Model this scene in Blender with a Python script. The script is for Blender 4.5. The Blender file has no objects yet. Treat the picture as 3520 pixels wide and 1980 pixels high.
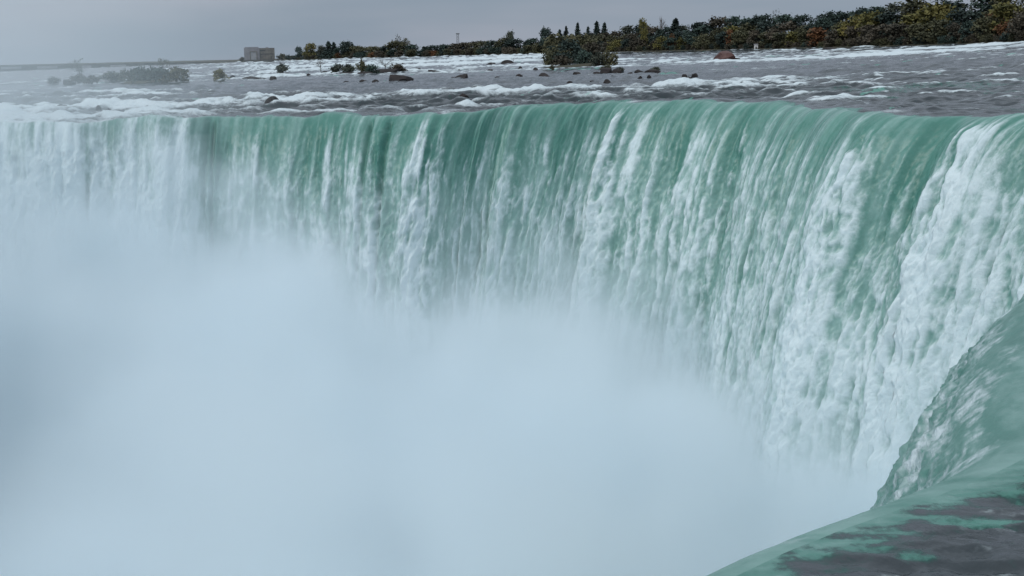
import bpy, math, random
import numpy as np

random.seed(7); RS = np.random.RandomState(11)
SC = bpy.context.scene; COL = SC.collection

# ------------------------------------------------------------------ camera model
H = 10.0; FS = 5083.0                    # eye height above the brink, focal length for a 3520 px wide frame
PITCH = math.atan(589.5/3720); ROLL = math.radians(1.1)
fw = np.array([0, math.cos(PITCH), -math.sin(PITCH)]); rt = np.array([1., 0, 0]); up = np.cross(rt, fw)
r2 = rt*math.cos(ROLL) - up*math.sin(ROLL); u2 = up*math.cos(ROLL) + rt*math.sin(ROLL)

def az(px): return 0.988*(px-1760)/5083

def interp(x, xs, ys): return np.interp(x, xs, ys)
SHX = [-900, 0, 970, 1200, 1900, 2500, 3000, 3520, 4300, 6000]
SHR = [2000, 1900, 1700, 1500, 1150, 900, 750, 640, 560, 520]
SHZ = [2.0, 2.0, 6.9, 8.3, 9.4, 9.7, 9.9, 10.6, 11, 11]
SHA = [az(v) for v in SHX]

def ratio(x, y): return np.where(y > 1, x/np.maximum(y, 1), 3.0)
def shore_r(x, y): return interp(ratio(x, y), SHA, SHR)
def zw(x, y):
    R = np.hypot(x, y); a = ratio(x, y)
    Rs = interp(a, SHA, SHR); zm = interp(a, SHA, SHZ)
    return zm*np.clip((R-265)/(Rs-265), 0, 1)**0.8

def ray(px, py):
    d = fw + r2*(px-1760)/FS - u2*(py-990)/FS
    return d/math.hypot(d[0], d[1])
def at(px, py, lift=0.0):                 # where the sight line meets the river
    d = ray(px, py); R = 20.0
    while R < 2000:
        z = H + d[2]*R; x, y = d[0]*R, d[1]*R
        if z <= float(zw(x, y)) + lift: break
        if R > float(shore_r(x, y)): break
        R += 1.0
    return np.array([d[0]*R, d[1]*R, float(zw(d[0]*R, d[1]*R))]), R
def on_ray(px, R):                        # ground point in the direction of a column, R metres out
    d = ray(px, 990-(px-1760)*0.0192-805)
    return d[0]*R, d[1]*R
def z_at(px, py, R):
    return H + ray(px, py)[2]*R

# ------------------------------------------------------------------ noise
TAB = RS.rand(256, 256)
def vn(x, y, seed=0):
    x = np.asarray(x, float) + seed*17.31; y = np.asarray(y, float) + seed*9.77
    xi = np.floor(x).astype(int); yi = np.floor(y).astype(int); fx = x-xi; fy = y-yi
    fx = fx*fx*fx*(fx*(fx*6-15)+10); fy = fy*fy*fy*(fy*(fy*6-15)+10)
    a = TAB[xi & 255, yi & 255]; b = TAB[(xi+1) & 255, yi & 255]; c = TAB[xi & 255, (yi+1) & 255]; d = TAB[(xi+1) & 255, (yi+1) & 255]
    return (a*(1-fx)+b*fx)*(1-fy) + (c*(1-fx)+d*fx)*fy
def fbm(x, y, o=4, seed=0, g=0.5):        # about -1 .. 1
    s = 0; a = 1; n = 0
    c, sn = math.cos(0.6), math.sin(0.6)
    for k in range(o):
        s = s + a*(2*vn(x, y, seed+k*3)-1); n += a; a *= g
        x, y = (x*c - y*sn)*2.03, (x*sn + y*c)*2.03
    return s/n*1.5
def fbs(x, y, o=4, seed=0, g=0.5):        # same, but keeps its axes (streaks stay straight)
    s = 0; a = 1; n = 0
    for k in range(o):
        s = s + a*(2*vn(x, y, seed+k*5)-1); n += a; a *= g; x = x*2.03+3.1; y = y*2.03+1.7
    return s/n*1.5
def ss(a, b, x):
    t = np.clip((np.asarray(x, float)-a)/(b-a), 0, 1); return t*t*(3-2*t)

# ------------------------------------------------------------------ materials
def new_mat(name):
    m = bpy.data.materials.new(name); m.use_nodes = True; m.node_tree.nodes.clear()
    return m, m.node_tree.nodes, m.node_tree.links
def N(nodes, t, **kw):
    n = nodes.new(t)
    for k, v in kw.items(): setattr(n, k, v)
    return n
def math_n(nodes, links, op, a, b=None, c=None, clamp=False):
    n = nodes.new('ShaderNodeMath'); n.operation = op; n.use_clamp = clamp
    for i, v in enumerate((a, b, c)):
        if v is None: continue
        if isinstance(v, (int, float)): n.inputs[i].default_value = v
        else: links.new(v, n.inputs[i])
    return n.outputs[0]
def mixc(nodes, links, f, a, b):
    n = nodes.new('ShaderNodeMix'); n.data_type = 'RGBA'
    for s, v in ((0, f), (6, a), (7, b)):
        if isinstance(v, (int, float)): n.inputs[s].default_value = v
        elif isinstance(v, tuple): n.inputs[s].default_value = (*v, 1)
        else: links.new(v, n.inputs[s])
    return n.outputs[2]
def maprange(nodes, links, v, a, b, c, d, smooth=True):
    n = nodes.new('ShaderNodeMapRange'); n.interpolation_type = 'SMOOTHSTEP' if smooth else 'LINEAR'
    links.new(v, n.inputs[0])
    for i, x in enumerate((a, b, c, d)): n.inputs[i+1].default_value = x
    return n.outputs[0]

def water_material():
    m, n, l = new_mat('moving_water')
    out = N(n, 'ShaderNodeOutputMaterial'); b = N(n, 'ShaderNodeBsdfPrincipled')
    fo = N(n, 'ShaderNodeAttribute', attribute_name='foam'); de = N(n, 'ShaderNodeAttribute', attribute_name='deep')
    fl = N(n, 'ShaderNodeAttribute', attribute_name='flow'); mk = N(n, 'ShaderNodeAttribute', attribute_name='milk')
    n1 = N(n, 'ShaderNodeTexNoise'); n1.inputs['Scale'].default_value = 1.1; n1.inputs['Detail'].default_value = 6; n1.inputs['Roughness'].default_value = .62
    l.new(fl.outputs['Vector'], n1.inputs['Vector'])
    n2 = N(n, 'ShaderNodeTexNoise'); n2.inputs['Scale'].default_value = .35; n2.inputs['Detail'].default_value = 4
    l.new(fl.outputs['Vector'], n2.inputs['Vector'])
    n3 = N(n, 'ShaderNodeTexNoise'); n3.inputs['Scale'].default_value = 3.6; n3.inputs['Detail'].default_value = 5; n3.inputs['Roughness'].default_value = .65
    l.new(fl.outputs['Vector'], n3.inputs['Vector'])
    hh = math_n(n, l, 'MULTIPLY_ADD', n3.outputs['Fac'], .5, n1.outputs['Fac'])
    k = math_n(n, l, 'MULTIPLY_ADD', hh, 1.5, -1.125)
    f = math_n(n, l, 'ADD', fo.outputs['Fac'], k)
    f = maprange(n, l, f, -.08, 1.3, 0, .84)
    green = mixc(n, l, n2.outputs['Fac'], (.034, .142, .112), (.110, .265, .225))
    mkn = math_n(n, l, 'ADD', mk.outputs['Fac'], math_n(n, l, 'MULTIPLY_ADD', hh, .8, -.6), clamp=True)
    green = mixc(n, l, mkn, green, (.29, .44, .415))
    teal = (.012, .062, .052)
    slate = mixc(n, l, n2.outputs['Fac'], (.024, .036, .042), (.058, .066, .074))
    dd = math_n(n, l, 'MULTIPLY_ADD', hh, 1.1, -.825); dd = math_n(n, l, 'ADD', dd, de.outputs['Fac']); dd = maprange(n, l, dd, .12, .78, 0, 1)
    body = mixc(n, l, maprange(n, l, dd, 0, .5, 0, 1, False), slate, mixc(n, l, maprange(n, l, dd, .4, 1, 0, 1, False), teal, green))
    white = mixc(n, l, n2.outputs['Fac'], (.62, .73, .78), (.76, .84, .87))
    c = mixc(n, l, f, body, white)
    l.new(c, b.inputs['Base Color'])
    l.new(math_n(n, l, 'MAXIMUM', maprange(n, l, f, 0, 1, .11, .75, False), math_n(n, l, 'MULTIPLY', dd, .34)), b.inputs['Roughness'])
    b.inputs['IOR'].default_value = 1.333
    bp = N(n, 'ShaderNodeBump'); bp.inputs['Distance'].default_value = .30; l.new(maprange(n, l, f, 0, .5, .22, .9, False), bp.inputs['Strength'])
    l.new(hh, bp.inputs['Height']); l.new(bp.outputs[0], b.inputs['Normal'])
    l.new(b.outputs[0], out.inputs[0])
    return m
WATER = water_material()

def solid(name, c1, c2, scale=1.0, rough=.85, rand=0.0, bump=.3, detail=5):
    m, n, l = new_mat(name)
    out = N(n, 'ShaderNodeOutputMaterial'); b = N(n, 'ShaderNodeBsdfPrincipled')
    tc = N(n, 'ShaderNodeTexCoord'); t = N(n, 'ShaderNodeTexNoise'); t.inputs['Scale'].default_value = scale; t.inputs['Detail'].default_value = detail
    l.new(tc.outputs['Object'], t.inputs['Vector'])
    f = maprange(n, l, t.outputs['Fac'], .32, .68, 0, 1)
    c = mixc(n, l, f, c1, c2)
    if rand:
        oi = N(n, 'ShaderNodeObjectInfo'); hs = N(n, 'ShaderNodeHueSaturation')
        l.new(maprange(n, l, oi.outputs['Random'], 0, 1, 1-rand, 1+rand, False), hs.inputs['Value'])
        l.new(maprange(n, l, oi.outputs['Random'], 0, 1, .5+.03*rand, .5-.03*rand, False), hs.inputs['Hue'])
        l.new(c, hs.inputs['Color']); c = hs.outputs[0]
    l.new(c, b.inputs['Base Color']); b.inputs['Roughness'].default_value = rough
    if bump:
        bp = N(n, 'ShaderNodeBump'); bp.inputs['Strength'].default_value = bump; bp.inputs['Distance'].default_value = .3
        l.new(t.outputs['Fac'], bp.inputs['Height']); l.new(bp.outputs[0], b.inputs['Normal'])
    l.new(b.outputs[0], out.inputs[0])
    return m
LEAF = {
 'dark green': solid('leaf_dark_green', (.020, .038, .034), (.034, .058, .046), 3, rand=.3, bump=0),
 'olive': solid('leaf_olive', (.045, .050, .026), (.085, .082, .040), 3, rand=.3, bump=0),
 'brown': solid('leaf_brown', (.046, .042, .030), (.075, .064, .044), 3, rand=.3, bump=0),
 'yellow green': solid('leaf_yellow_green', (.070, .075, .020), (.150, .130, .035), 3, rand=.25, bump=0),
 'orange': solid('leaf_orange', (.080, .040, .018), (.150, .070, .024), 3, rand=.25, bump=0),
 'grey green': solid('leaf_grey_green', (.045, .058, .045), (.085, .095, .070), 3, rand=.25, bump=0),
}
BARK = solid('bark', (.045, .038, .030), (.090, .075, .060), 6, bump=.2)
TWIG = solid('bare_twigs', (.085, .070, .062), (.150, .125, .110), 6, bump=0)
ROCK = solid('wet_rock', (.010, .009, .010), (.032, .025, .024), .7, rough=.85, rand=.3)
REDROCK = solid('red_rock', (.060, .024, .020), (.095, .040, .032), .5, rough=.55)
CLIFF = solid('cliff_rock', (.040, .038, .036), (.095, .088, .080), .12)
EARTH = solid('earth', (.030, .032, .020), (.060, .055, .034), .05)
CONC = solid('concrete', (.150, .150, .168), (.20, .198, .215), .25, bump=.1)
CONC2 = solid('stained_concrete', (.09, .088, .085), (.15, .14, .125), .4, bump=.1)
PALEC = solid('pale_panel', (.20, .21, .23), (.28, .29, .31), .3, bump=0)
DAMC = solid('weathered_concrete', (.050, .055, .055), (.090, .090, .088), .08, bump=.1)
DARKG = solid('dark_glass', (.020, .024, .028), (.035, .040, .044), 1, rough=.2, bump=0)
STEEL = solid('galvanised_steel', (.10, .11, .12), (.16, .17, .18), 2, bump=0)
WHITEP = solid('white_paint', (.55, .55, .56), (.68, .68, .68), 1, bump=0)

# ------------------------------------------------------------------ object helpers
def mesh_np(name, v, quads=None, tris=None, smooth=False):
    me = bpy.data.meshes.new(name)
    v = np.asarray(v, np.float32); nq = 0 if quads is None else len(quads); nt = 0 if tris is None else len(tris)
    me.vertices.add(len(v)); me.vertices.foreach_set('co', v.ravel())
    me.loops.add(nq*4+nt*3); me.polygons.add(nq+nt)
    idx = np.concatenate([np.asarray(quads if nq else [], np.int32).ravel(), np.asarray(tris if nt else [], np.int32).ravel()]).astype(np.int32)
    me.loops.foreach_set('vertex_index', idx)
    st = np.concatenate([np.arange(nq)*4, nq*4+np.arange(nt)*3]).astype(np.int32)
    me.polygons.foreach_set('loop_start', st)
    me.polygons.foreach_set('use_smooth', np.full(nq+nt, smooth))
    me.update(calc_edges=True); me.validate()
    return me
def link(name, me, mat=None, parent=None):
    o = bpy.data.objects.new(name, me); COL.objects.link(o)
    if mat is not None and me is not None and not me.materials: me.materials.append(mat)
    if parent is not None: o.parent = parent
    return o
def tag(o, label=None, cat=None, group=None, kind=None):
    if label: o['label'] = label
    if cat: o['category'] = cat
    if group: o['group'] = group
    if kind: o['kind'] = kind
    return o
def empty(name, loc=(0, 0, 0), rz=0):
    o = bpy.data.objects.new(name, None); COL.objects.link(o); o.location = loc; o.rotation_euler = (0, 0, rz); return o
def dup(root):
    r = root.copy(); COL.objects.link(r)
    for ch in list(root.children):
        c = ch.copy(); COL.objects.link(c); c.parent = r
    return r
def grid_quads(nr, nc):
    a = np.arange(nr-1)[:, None]*nc + np.arange(nc-1)[None, :]
    return np.stack([a, a+1, a+nc+1, a+nc], -1).reshape(-1, 4)
class MB:
    def __init__(s): s.v = []; s.q = []
    def box(s, x0, x1, y0, y1, z0, z1, ch=0):
        b = len(s.v)
        if ch:   # chamfered upper corners along x
            pr = [(x0, z0), (x1, z0), (x1, z1-ch), (x1-ch, z1), (x0+ch, z1), (x0, z1-ch)]
            k = len(pr)
            for y in (y0, y1): s.v += [(px, y, pz) for px, pz in pr]
            for i in range(k): j = (i+1) % k; s.q.append([b+i, b+j, b+k+j, b+k+i])
            s.q.append([b, b+1, b+2, b+5][::-1]); s.q.append([b+5, b+2, b+3, b+4][::-1])
            s.q.append([b+k, b+k+1, b+k+2, b+k+5]); s.q.append([b+k+5, b+k+2, b+k+3, b+k+4])
            return s
        s.v += [(x0, y0, z0), (x1, y0, z0), (x1, y1, z0), (x0, y1, z0), (x0, y0, z1), (x1, y0, z1), (x1, y1, z1), (x0, y1, z1)]
        s.q += [[b+i for i in f] for f in ((0, 3, 2, 1), (4, 5, 6, 7), (0, 1, 5, 4), (1, 2, 6, 5), (2, 3, 7, 6), (3, 0, 4, 7))]
        return s
    def tube(s, p, q, r0, r1, k=6):
        p = np.array(p, float); q = np.array(q, float); d = q-p; L = np.linalg.norm(d); d /= max(L, 1e-9)
        a = np.cross(d, [0, 0, 1.]) if abs(d[2]) < .95 else np.cross(d, [1., 0, 0]); a /= np.linalg.norm(a); c = np.cross(d, a)
        b = len(s.v)
        for (o, r) in ((p, r0), (q, r1)):
            for i in range(k):
                t = 2*math.pi*i/k; s.v.append(tuple(o + r*(a*math.cos(t)+c*math.sin(t))))
        for i in range(k): j = (i+1) % k; s.q.append([b+i, b+j, b+k+j, b+k+i])
        return s
    def build(s, name, mat, parent=None, smooth=False):
        return link(name, mesh_np(name, s.v, quads=s.q, smooth=smooth), mat, parent)

# ------------------------------------------------------------------ river and waterfall as one flow grid
# brink control points: x, y, outward (upstream) bearing in degrees, speed at the lip
CP = [(-6, 12, -38, 3.6), (0.5, 22, -34, 3.6), (4.2, 27.2, -32, 3.8), (6.6, 29.6, -31, 4.0), (9.6, 32.2, -30, 4.3), (12.9, 35.6, -29, 4.6), (15.6, 42, -28, 5.0),
      (20.4, 54, -27, 5.2), (29.5, 71, -26, 5.3), (47, 97, -24, 6.0), (70, 127, -19, 6.2), (86, 157, -10, 6.4), (91, 182, 2, 6.6), (84, 202, 12, 6.8), (68, 213, 22, 6.8),
      (56, 226, 30, 6.8), (52.5, 250, 36, 6.8), (46, 270, 41, 6.8), (32, 280, 46, 6.8), (23, 283, 50, 6.6), (12, 278, 55, 6.4), (1, 273, 61, 6.2), (-8, 265, 67, 5.8), (-17, 262, 72, 5.4),
      (-26, 263, 77, 5.0), (-37, 263, 83, 4.8), (-52, 265, 89, 4.4), (-62, 258, 93, 4.2), (-75, 249, 98, 4.0), (-84, 244, 101, 4.0), (-100, 235, 106, 4.0), (-130, 215, 116, 4.0), (-165, 180, 130, 4.0)]
CP = np.array(CP, float)
seg = np.hypot(np.diff(CP[:, 0]), np.diff(CP[:, 1])); cs = np.concatenate([[0], np.cumsum(seg)])
def crs(i, s):                           # smooth interpolation of a control column
    y = CP[:, i]; m = np.gradient(y, cs); k = np.clip(np.searchsorted(cs, s)-1, 0, len(cs)-2); h = cs[k+1]-cs[k]; t = (s-cs[k])/h
    return (2*t**3-3*t**2+1)*y[k] + (t**3-2*t**2+t)*h*m[k] + (-2*t**3+3*t**2)*y[k+1] + (t**3-t**2)*h*m[k+1]
S0 = cs[-1]
def dens(s):                             # column spacing along the brink
    x = crs(0, s); y = crs(1, s); R = math.hypot(x, y); a = x/max(y, 1)
    if R < 60: return .105
    if R < 130: return .22
    if a > .40: return .4
    if a < -.42: return 1.2
    return .24
sl = [0.0]
while sl[-1] < S0: sl.append(sl[-1]+dens(sl[-1]))
S = np.array(sl[:-1]); NC = len(S)
BX = crs(0, S); BY = crs(1, S); TH = np.radians(crs(2, S)); V = crs(3, S)
Rb0 = np.hypot(BX, BY)
wig = (fbs(S/11.0, S*0, 2, 23)*1.8+fbs(S/4.0, S*0, 3, 21)*.85 + fbs(S/1.2, S*0, 2, 22)*.15)*ss(40, 110, Rb0)
OX, OY = np.cos(TH), np.sin(TH)
# dark notches where the lip is cut back
BX = BX + OX*wig; BY = BY + OY*wig
def px_of(x, y): return 1288+3720*ratio(x, y)/.988
BPX = px_of(BX, BY); BR = np.hypot(BX, BY)
FARB = (BR > 190) & (BY > 190)
def gs(center, w):                       # bump along the brink at a picture column of the far lip
    s0 = S[np.argmin(np.abs(BPX-center) + (~FARB)*9999)]
    return np.exp(-((S-s0)/w)**2)
notch = 1.2*gs(540, .8)+1.6*gs(942, 1.0)+1.2*gs(1075, 2.2)+1.2*gs(2440, 2.0)+.7*gs(660, .8)+.8*gs(1350, .7)
BX = BX + OX*notch; BY = BY + OY*notch
# upstream distance rows
TE = np.array([1]*NC, float)
for k in range(NC):
    t = 30.0
    while t < 2600:
        x = BX[k]+OX[k]*t; y = BY[k]+OY[k]*t
        if math.hypot(x, y) > float(shore_r(x, y))+15: break
        t += 5
    TE[k] = t
ta = np.concatenate([np.arange(0, 8, .105), np.arange(8, 25, .4)]); tb = np.linspace(0, 1, 230)[1:]
T = np.concatenate([np.repeat(ta[:, None], NC, 1), 25*(TE[None, :]/25)**tb[:, None]], 0)
NU = T.shape[0]
X = BX+OX*T; Y = BY+OY*T
Z = zw(X, Y)
PX = px_of(X, Y); R = np.hypot(X, Y); YH = Z*0
# picture-free description of where the river breaks: by bearing and distance
rr = ss(0, 14, T)                        # calm tongue just before the edge
lefty = 1-ss(330, 640, PX)
bandA = ss(10, 18, T)*(1-ss(70, 125, T))*(1-ss(1750, 2250, PX))
bandA = np.maximum(bandA, lefty*(1-ss(170, 260, T)))
farC = ss(520, 620, R)*ss(250, 700, PX)
shs = interp(ratio(X, Y), SHA, SHR)
farC = farC*np.where(PX > 1500, 1-.45*ss(1.02, 1.3, R/560), 1)
calm = ss(70, 120, T)*(1-ss(500, 580, R))
# waves
ripple = fbm(X/1.3, Y/1.3, 3, 31)
crossw = fbm((X*.94+Y*.34)/9, (Y*.94-X*.34)/4.5, 4, 33)
big = fbm(X/26, Y/14, 4, 35)
long_ = fbm(X/70, Y/24, 3, 36)
ridg = 1-2*np.abs(fbm(X/20, Y/9, 3, 37))
flowc = np.stack([S[None, :]+0*T, T], 0)
st = fbs(S[None, :]/2.0, T/14, 4, 39)
lipz = fbs(S[None, :]/5.5, T/9, 4, 40)*ss(120, 200, R)
chop = fbm((X*.94+Y*.34)/4.5, (Y*.94-X*.34)/2.4, 3, 34)
ampn = .03+.05*ss(0, 1.5, T)*(1-ss(60, 150, R))+.60*ss(150, 200, R)*ss(1, 12, T)*(1-.45*ss(330, 600, R))
Zw = ampn*(crossw+.45*chop) + .035*ripple*(1-.5*ss(150, 220, R)) + bandA*(.5*crossw+.3*chop+.6*np.maximum(ridg, 0)) + farC*(.55*big+1.0*np.maximum(ridg, 0)*np.maximum(0, .3+long_))
Zw += .5*ss(1900, 2150, PX)*ss(180, 200, R)*ss(3, 16, T)*(1-ss(120, 220, T))*fbm((X*.8+Y*.6)/16, (Y*.8-X*.6)/6, 3, 41)
Zw += (1-ss(45, 120, R))*ss(0, 1.5, T)*(.15*fbm((X*.97-Y*.2)/3.0, (Y*.97+X*.2)/1.0, 3, 43)+.15*fbm((X*.98-Y*.15)/1.3, (Y*.98+X*.15)/.42, 3, 44, .6)*1.5)*.62
# whitewater line across the head of the rapids on the right
def crest(px0, px1, R0, w, h):
    c = ss(px0-80, px0+80, PX)*(1-ss(px1-80, px1+80, PX)); wv = 8*fbm(PX/160, PX*0, 2, 45)
    return c*h*np.exp(-((R-R0-wv)/w)**2)
cr = crest(1540, 2900, 560, 10, 1.0)+crest(1500, 2900, 520, 7, .55)*(.5+.5*ss(-.2, .4, fbm(X/30, Y/30, 2, 46)))+crest(2050, 2900, 470, 6, .45)*ss(-.3, .3, fbm(X/20, Y/20, 2, 47))+crest(600, 1500, 640, 14, .9)+crest(650, 1450, 780, 20, 1.2)+crest(700, 1400, 950, 25, 1.2)+crest(2250, 2900, 610, 12, .8)+crest(-200, 600, 520, 10, .45)+crest(-200, 500, 700, 14, .6)
cr = cr*(.65+.5*fbm(X/9, Y/9, 3, 48))
Zw += cr + ss(160, 220, R)*(1-ss(420, 600, R))*ss(2, 10, T)*.22*fbm((X*.96+Y*.28)/6, (Y*.96-X*.28)/1.9, 3, 91, .6)
Z = Z + Zw*(.35+.65*ss(0, 3, T))+.55*lipz*(1-ss(10, 30, T))
Zlip = Z[0].copy()
# foam on the river
foam = -.42+.33*ridg+.38*crossw+.30*long_+.35*chop*ss(150, 200, R)
foam = foam + bandA*(.52+.45*long_+.40*chop+.2*fbm(X/40, Y/6, 2, 49)) + farC*(.34+.55*np.maximum(long_, 0)+.2*big) + cr*1.5 - .25*calm - .5*(1-ss(0, 9, T))*(1-lefty)
foam += lefty*.22*(1-ss(60, 140, T)) + .25*ss(150, 220, R)*(1-bandA)*np.clip(fbm(X/34, Y/5, 3, 51)-.15, 0, 1)*2
fleck = fbm((X*.96+Y*.28)/6, (Y*.96-X*.28)/1.9, 4, 91, .6)+.35*long_+.25*crossw
foam += .8*ss(.22, .62, fleck)*ss(170, 220, R)*ss(3, 12, T)*(.55+.45*ss(1300, 2000, PX))*(1-.75*calm*(1-ss(1700, 2200, PX)))
foam = np.where(R < 140, -.62+.25*ridg, foam)
foam += np.where((T < 12) & (R < 60), .55*ss(.35, .7, fbm((X*.97-Y*.2)/1.6, (Y*.97+X*.2)/.35, 3, 58)), 0)
foam += np.where((T < 16) & FARB[None, :], (1.15*gs(2215, 1.8)+.9*gs(1590, 1.4))[None, :]*(1-ss(3, 9, T)), 0)
foam = np.where(T > 6, (foam-.40)*1.55+.40, foam)
deep = 1-ss(0, 3.2+2.6*st+2.2*np.clip(lipz, -1, 1), T+1.2*crossw)
deep = np.where(T < 1e-6, 1, deep)
deep = np.where(R < 100, 1-ss(-.6, 2.5+1.0*fbm(X/5, Y/5, 2, 53), T+.9*ripple+.9*fbm(X/1.3, Y/.32, 4, 93, .6)), deep)
deepn = .5*ss(.24, .5, fbm((X*.94-Y*.34)/4, (Y*.94+X*.34)/.8, 4, 55))*ss(-.2, .2, fbm(X/9, Y/4, 2, 56))*(R < 140)
deep = np.maximum(deep, deepn*(1-ss(7, 14, T)))
hum = ss(.25, .6, fbm(X/24, Y/9, 3, 57))*ss(150, 220, R)*(1-bandA)*(1-ss(80, 140, T))*.36*ss(1800, 2100, PX)
deep = np.maximum(deep, hum)
deep = np.maximum(deep, bandA*.12)
milk = 0*T + .35*bandA + (R < 100)*(.16+.30*fbm(X/1.8, Y/.4, 4, 92, .6))*(1-ss(.2, 1.2, T))-.45*(R < 100)*ss(.3, 1.4, T)*(.6+.9*fbm(X/2.2, Y/.45, 4, 94, .6))

# falling rows
DROP = 62.0
dz = np.concatenate([4.905*(np.arange(0, .5, .022))**2, np.arange(1.3, 5, .1), np.arange(5, 12, .17), np.arange(12, DROP, .24)])
TD = np.sqrt(2*dz/9.81)[:, None]; DZ = dz[:, None]+0*S[None, :]; ND = len(dz)
run = V[None, :]*TD
ang = fbs(S/7, S*0, 2, 60)*.6
fill = notch[None, :]*ss(1.5, 11, DZ)
X2 = BX-OX*(run+fill); Y2 = BY-OY*(run+fill); Z2 = -DZ
nh = 9.81*TD/np.sqrt((9.81*TD)**2+V[None, :]**2); nz = V[None, :]/np.sqrt((9.81*TD)**2+V[None, :]**2)
Sg = S[None, :]+0*DZ; FD = DZ
near = 1-ss(60, 150, BR)[None, :]
sw = Sg+.8*fbm(Sg/9, FD/14, 2, 61)        # streaks wander a little
col = fbs(sw/4.2, FD/30, 3, 62)
strand = fbs(sw/.95, FD/17, 4, 63, .6)
col2 = fbs(sw/1.5, FD/13, 3, 64)
lump = fbm(sw/1.3, FD/3.0, 4, 66)
lump2 = fbm(sw/.55, FD/1.3, 3, 68)
ridge = 1-2*np.abs(fbs(sw/2.2, FD/16, 3, 70))
streak = np.zeros(NC); thick = np.zeros(NC)
for (c, w, a) in ((1605, 2.2, 1.7), (1950, .8, 1.2), (2265, 1.7, 1.8), (985, 1.0, 1.4), (1120, 2.6, 1.3), (1680, 1.2, .35), (1830, 1.5, .4), (2140, 1.2, .4), (2290, 1.0, .25), (662, .8, .8), (590, 1.0, .5), (2395, .5, .5), (1415, .35, .5), (1310, .3, .5), (1745, .35, .45),
                 (2075, .35, .5), (2330, .5, .4), (450, 1.5, .4), (510, 1.2, .55), (860, .8, .45), (2470, .8, .6), (2530, 1.6, 1.1), (2576, 3.0, 1.6)):
    streak += a*gs(c, w); thick += a*gs(c, w)
rightw = ss(2540, 2680, BPX)*(BR > 165)
slit = gs(548, .35)*1.0+gs(948, .45)*1.0+gs(2180, .8)*.3+gs(1000, .35)*.8
leftf = (1-ss(200, 520, BPX))*FARB
leftm = (1-ss(500, 560, BPX))*FARB
sd = streak[None, :]*ss(-.3, 3, FD)
bias = -.66+.50*ss(.4, 8, FD)+.50*ss(6, 22, FD)+.32*ss(22, 46, FD)
bias = bias + (1.1*leftf+.45*leftm)[None, :]+(.40*rightw)[None, :]
bead = 1-2*np.abs(fbs(sw/1.1, FD/3.2, 3, 77, .55)); bead2 = fbs(sw/.65, FD/1.9, 3, 78, .62)
low = ss(5, 17, FD)
foam2 = bias +.05*low+ .42*col+.30*col2+.56*strand*(1-.4*low)+.40*lump*ss(2, 12, FD)+.20*lump2*ss(1, 10, FD)+.26*low*bead+.45*ss(2, 12, FD)*bead2-.14*low+.16*np.clip(ridge, -1, 1) + .62*sd*(.7+.5*lump+.5*strand+.3*col2)
foam2 -= slit[None, :]*.9*(1-ss(5, 14, FD))
fnear = -.62+.90*ss(.30, 1.0, FD+.5*fbm(Sg/3, FD/.8, 3, 71))-.48*ss(3, 5.5, FD)+.55*fbm(Sg/1.6, FD/.50, 4, 72, .6)+.5*fbm(Sg/.45, FD/.18, 3, 73, .6)+.25*fbs(Sg/5, FD/9, 3, 74)
foam2 = foam2*(1-near)+fnear*near
A = .05*ss(0, .4, FD)+.30*ss(0, 2.5, FD)*(1-near)+.65*ss(2, 18, FD)
disp = A*(.85*col+.40*col2+.26*strand*(1-.7*low)+.16*low*bead+.20*bead2+.14*lump+.13*lump2+.16*np.clip(ridge, -1, 1))*(1-.35*near)
disp = disp*(1-.55*near)+near*ss(.4, 3, FD)*(.18*fbm(Sg/1.6, FD/.6, 4, 72)+.08*fbm(Sg/.5, FD/.2, 3, 73))+ sd*(.35+.35*lump)*ss(0, 4, FD) - slit[None, :]*1.1*ss(0, 2, FD)
disp += .7*leftf[None, :]*lump*ss(0, 6, FD)
X2 = X2-OX*nh*disp; Y2 = Y2-OY*nh*disp; Z2 = Z2+nz*disp*ss(0, 2, FD)+Zlip[None, :]*(1-ss(0, 7, FD))
deep2 = np.ones_like(FD); milk2 = np.clip(.14+.62*ss(1, 20, FD)+.30*col*ss(0, 10, FD)+.30*col2+.35*strand+.3*leftm[None, :], 0, 1)*(1-.8*slit[None, :])
milk2 = milk2*(1-near)+near*np.clip(.30-.25*ss(.08, .4, FD)+.20*ss(1, 4, FD)+.34*fbm(Sg/2, FD/.3, 4, 76, .6), 0, 1)
foam += FARB[None, :]*.55*np.clip(streak, 0, 1.4)[None, :]*(1-ss(2, 9, T))*(T < 12)
XX = np.concatenate([X[::-1], X2]); YY = np.concatenate([Y[::-1], Y2]); ZZ = np.concatenate([Z[::-1], Z2])
FO = np.concatenate([foam[::-1], foam2]); DE = np.concatenate([deep[::-1], deep2]); MI = np.concatenate([milk[::-1], milk2])
FU = np.concatenate([T[::-1]*0+S, sw]); FV = np.concatenate([-T[::-1], FD*.45])
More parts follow.
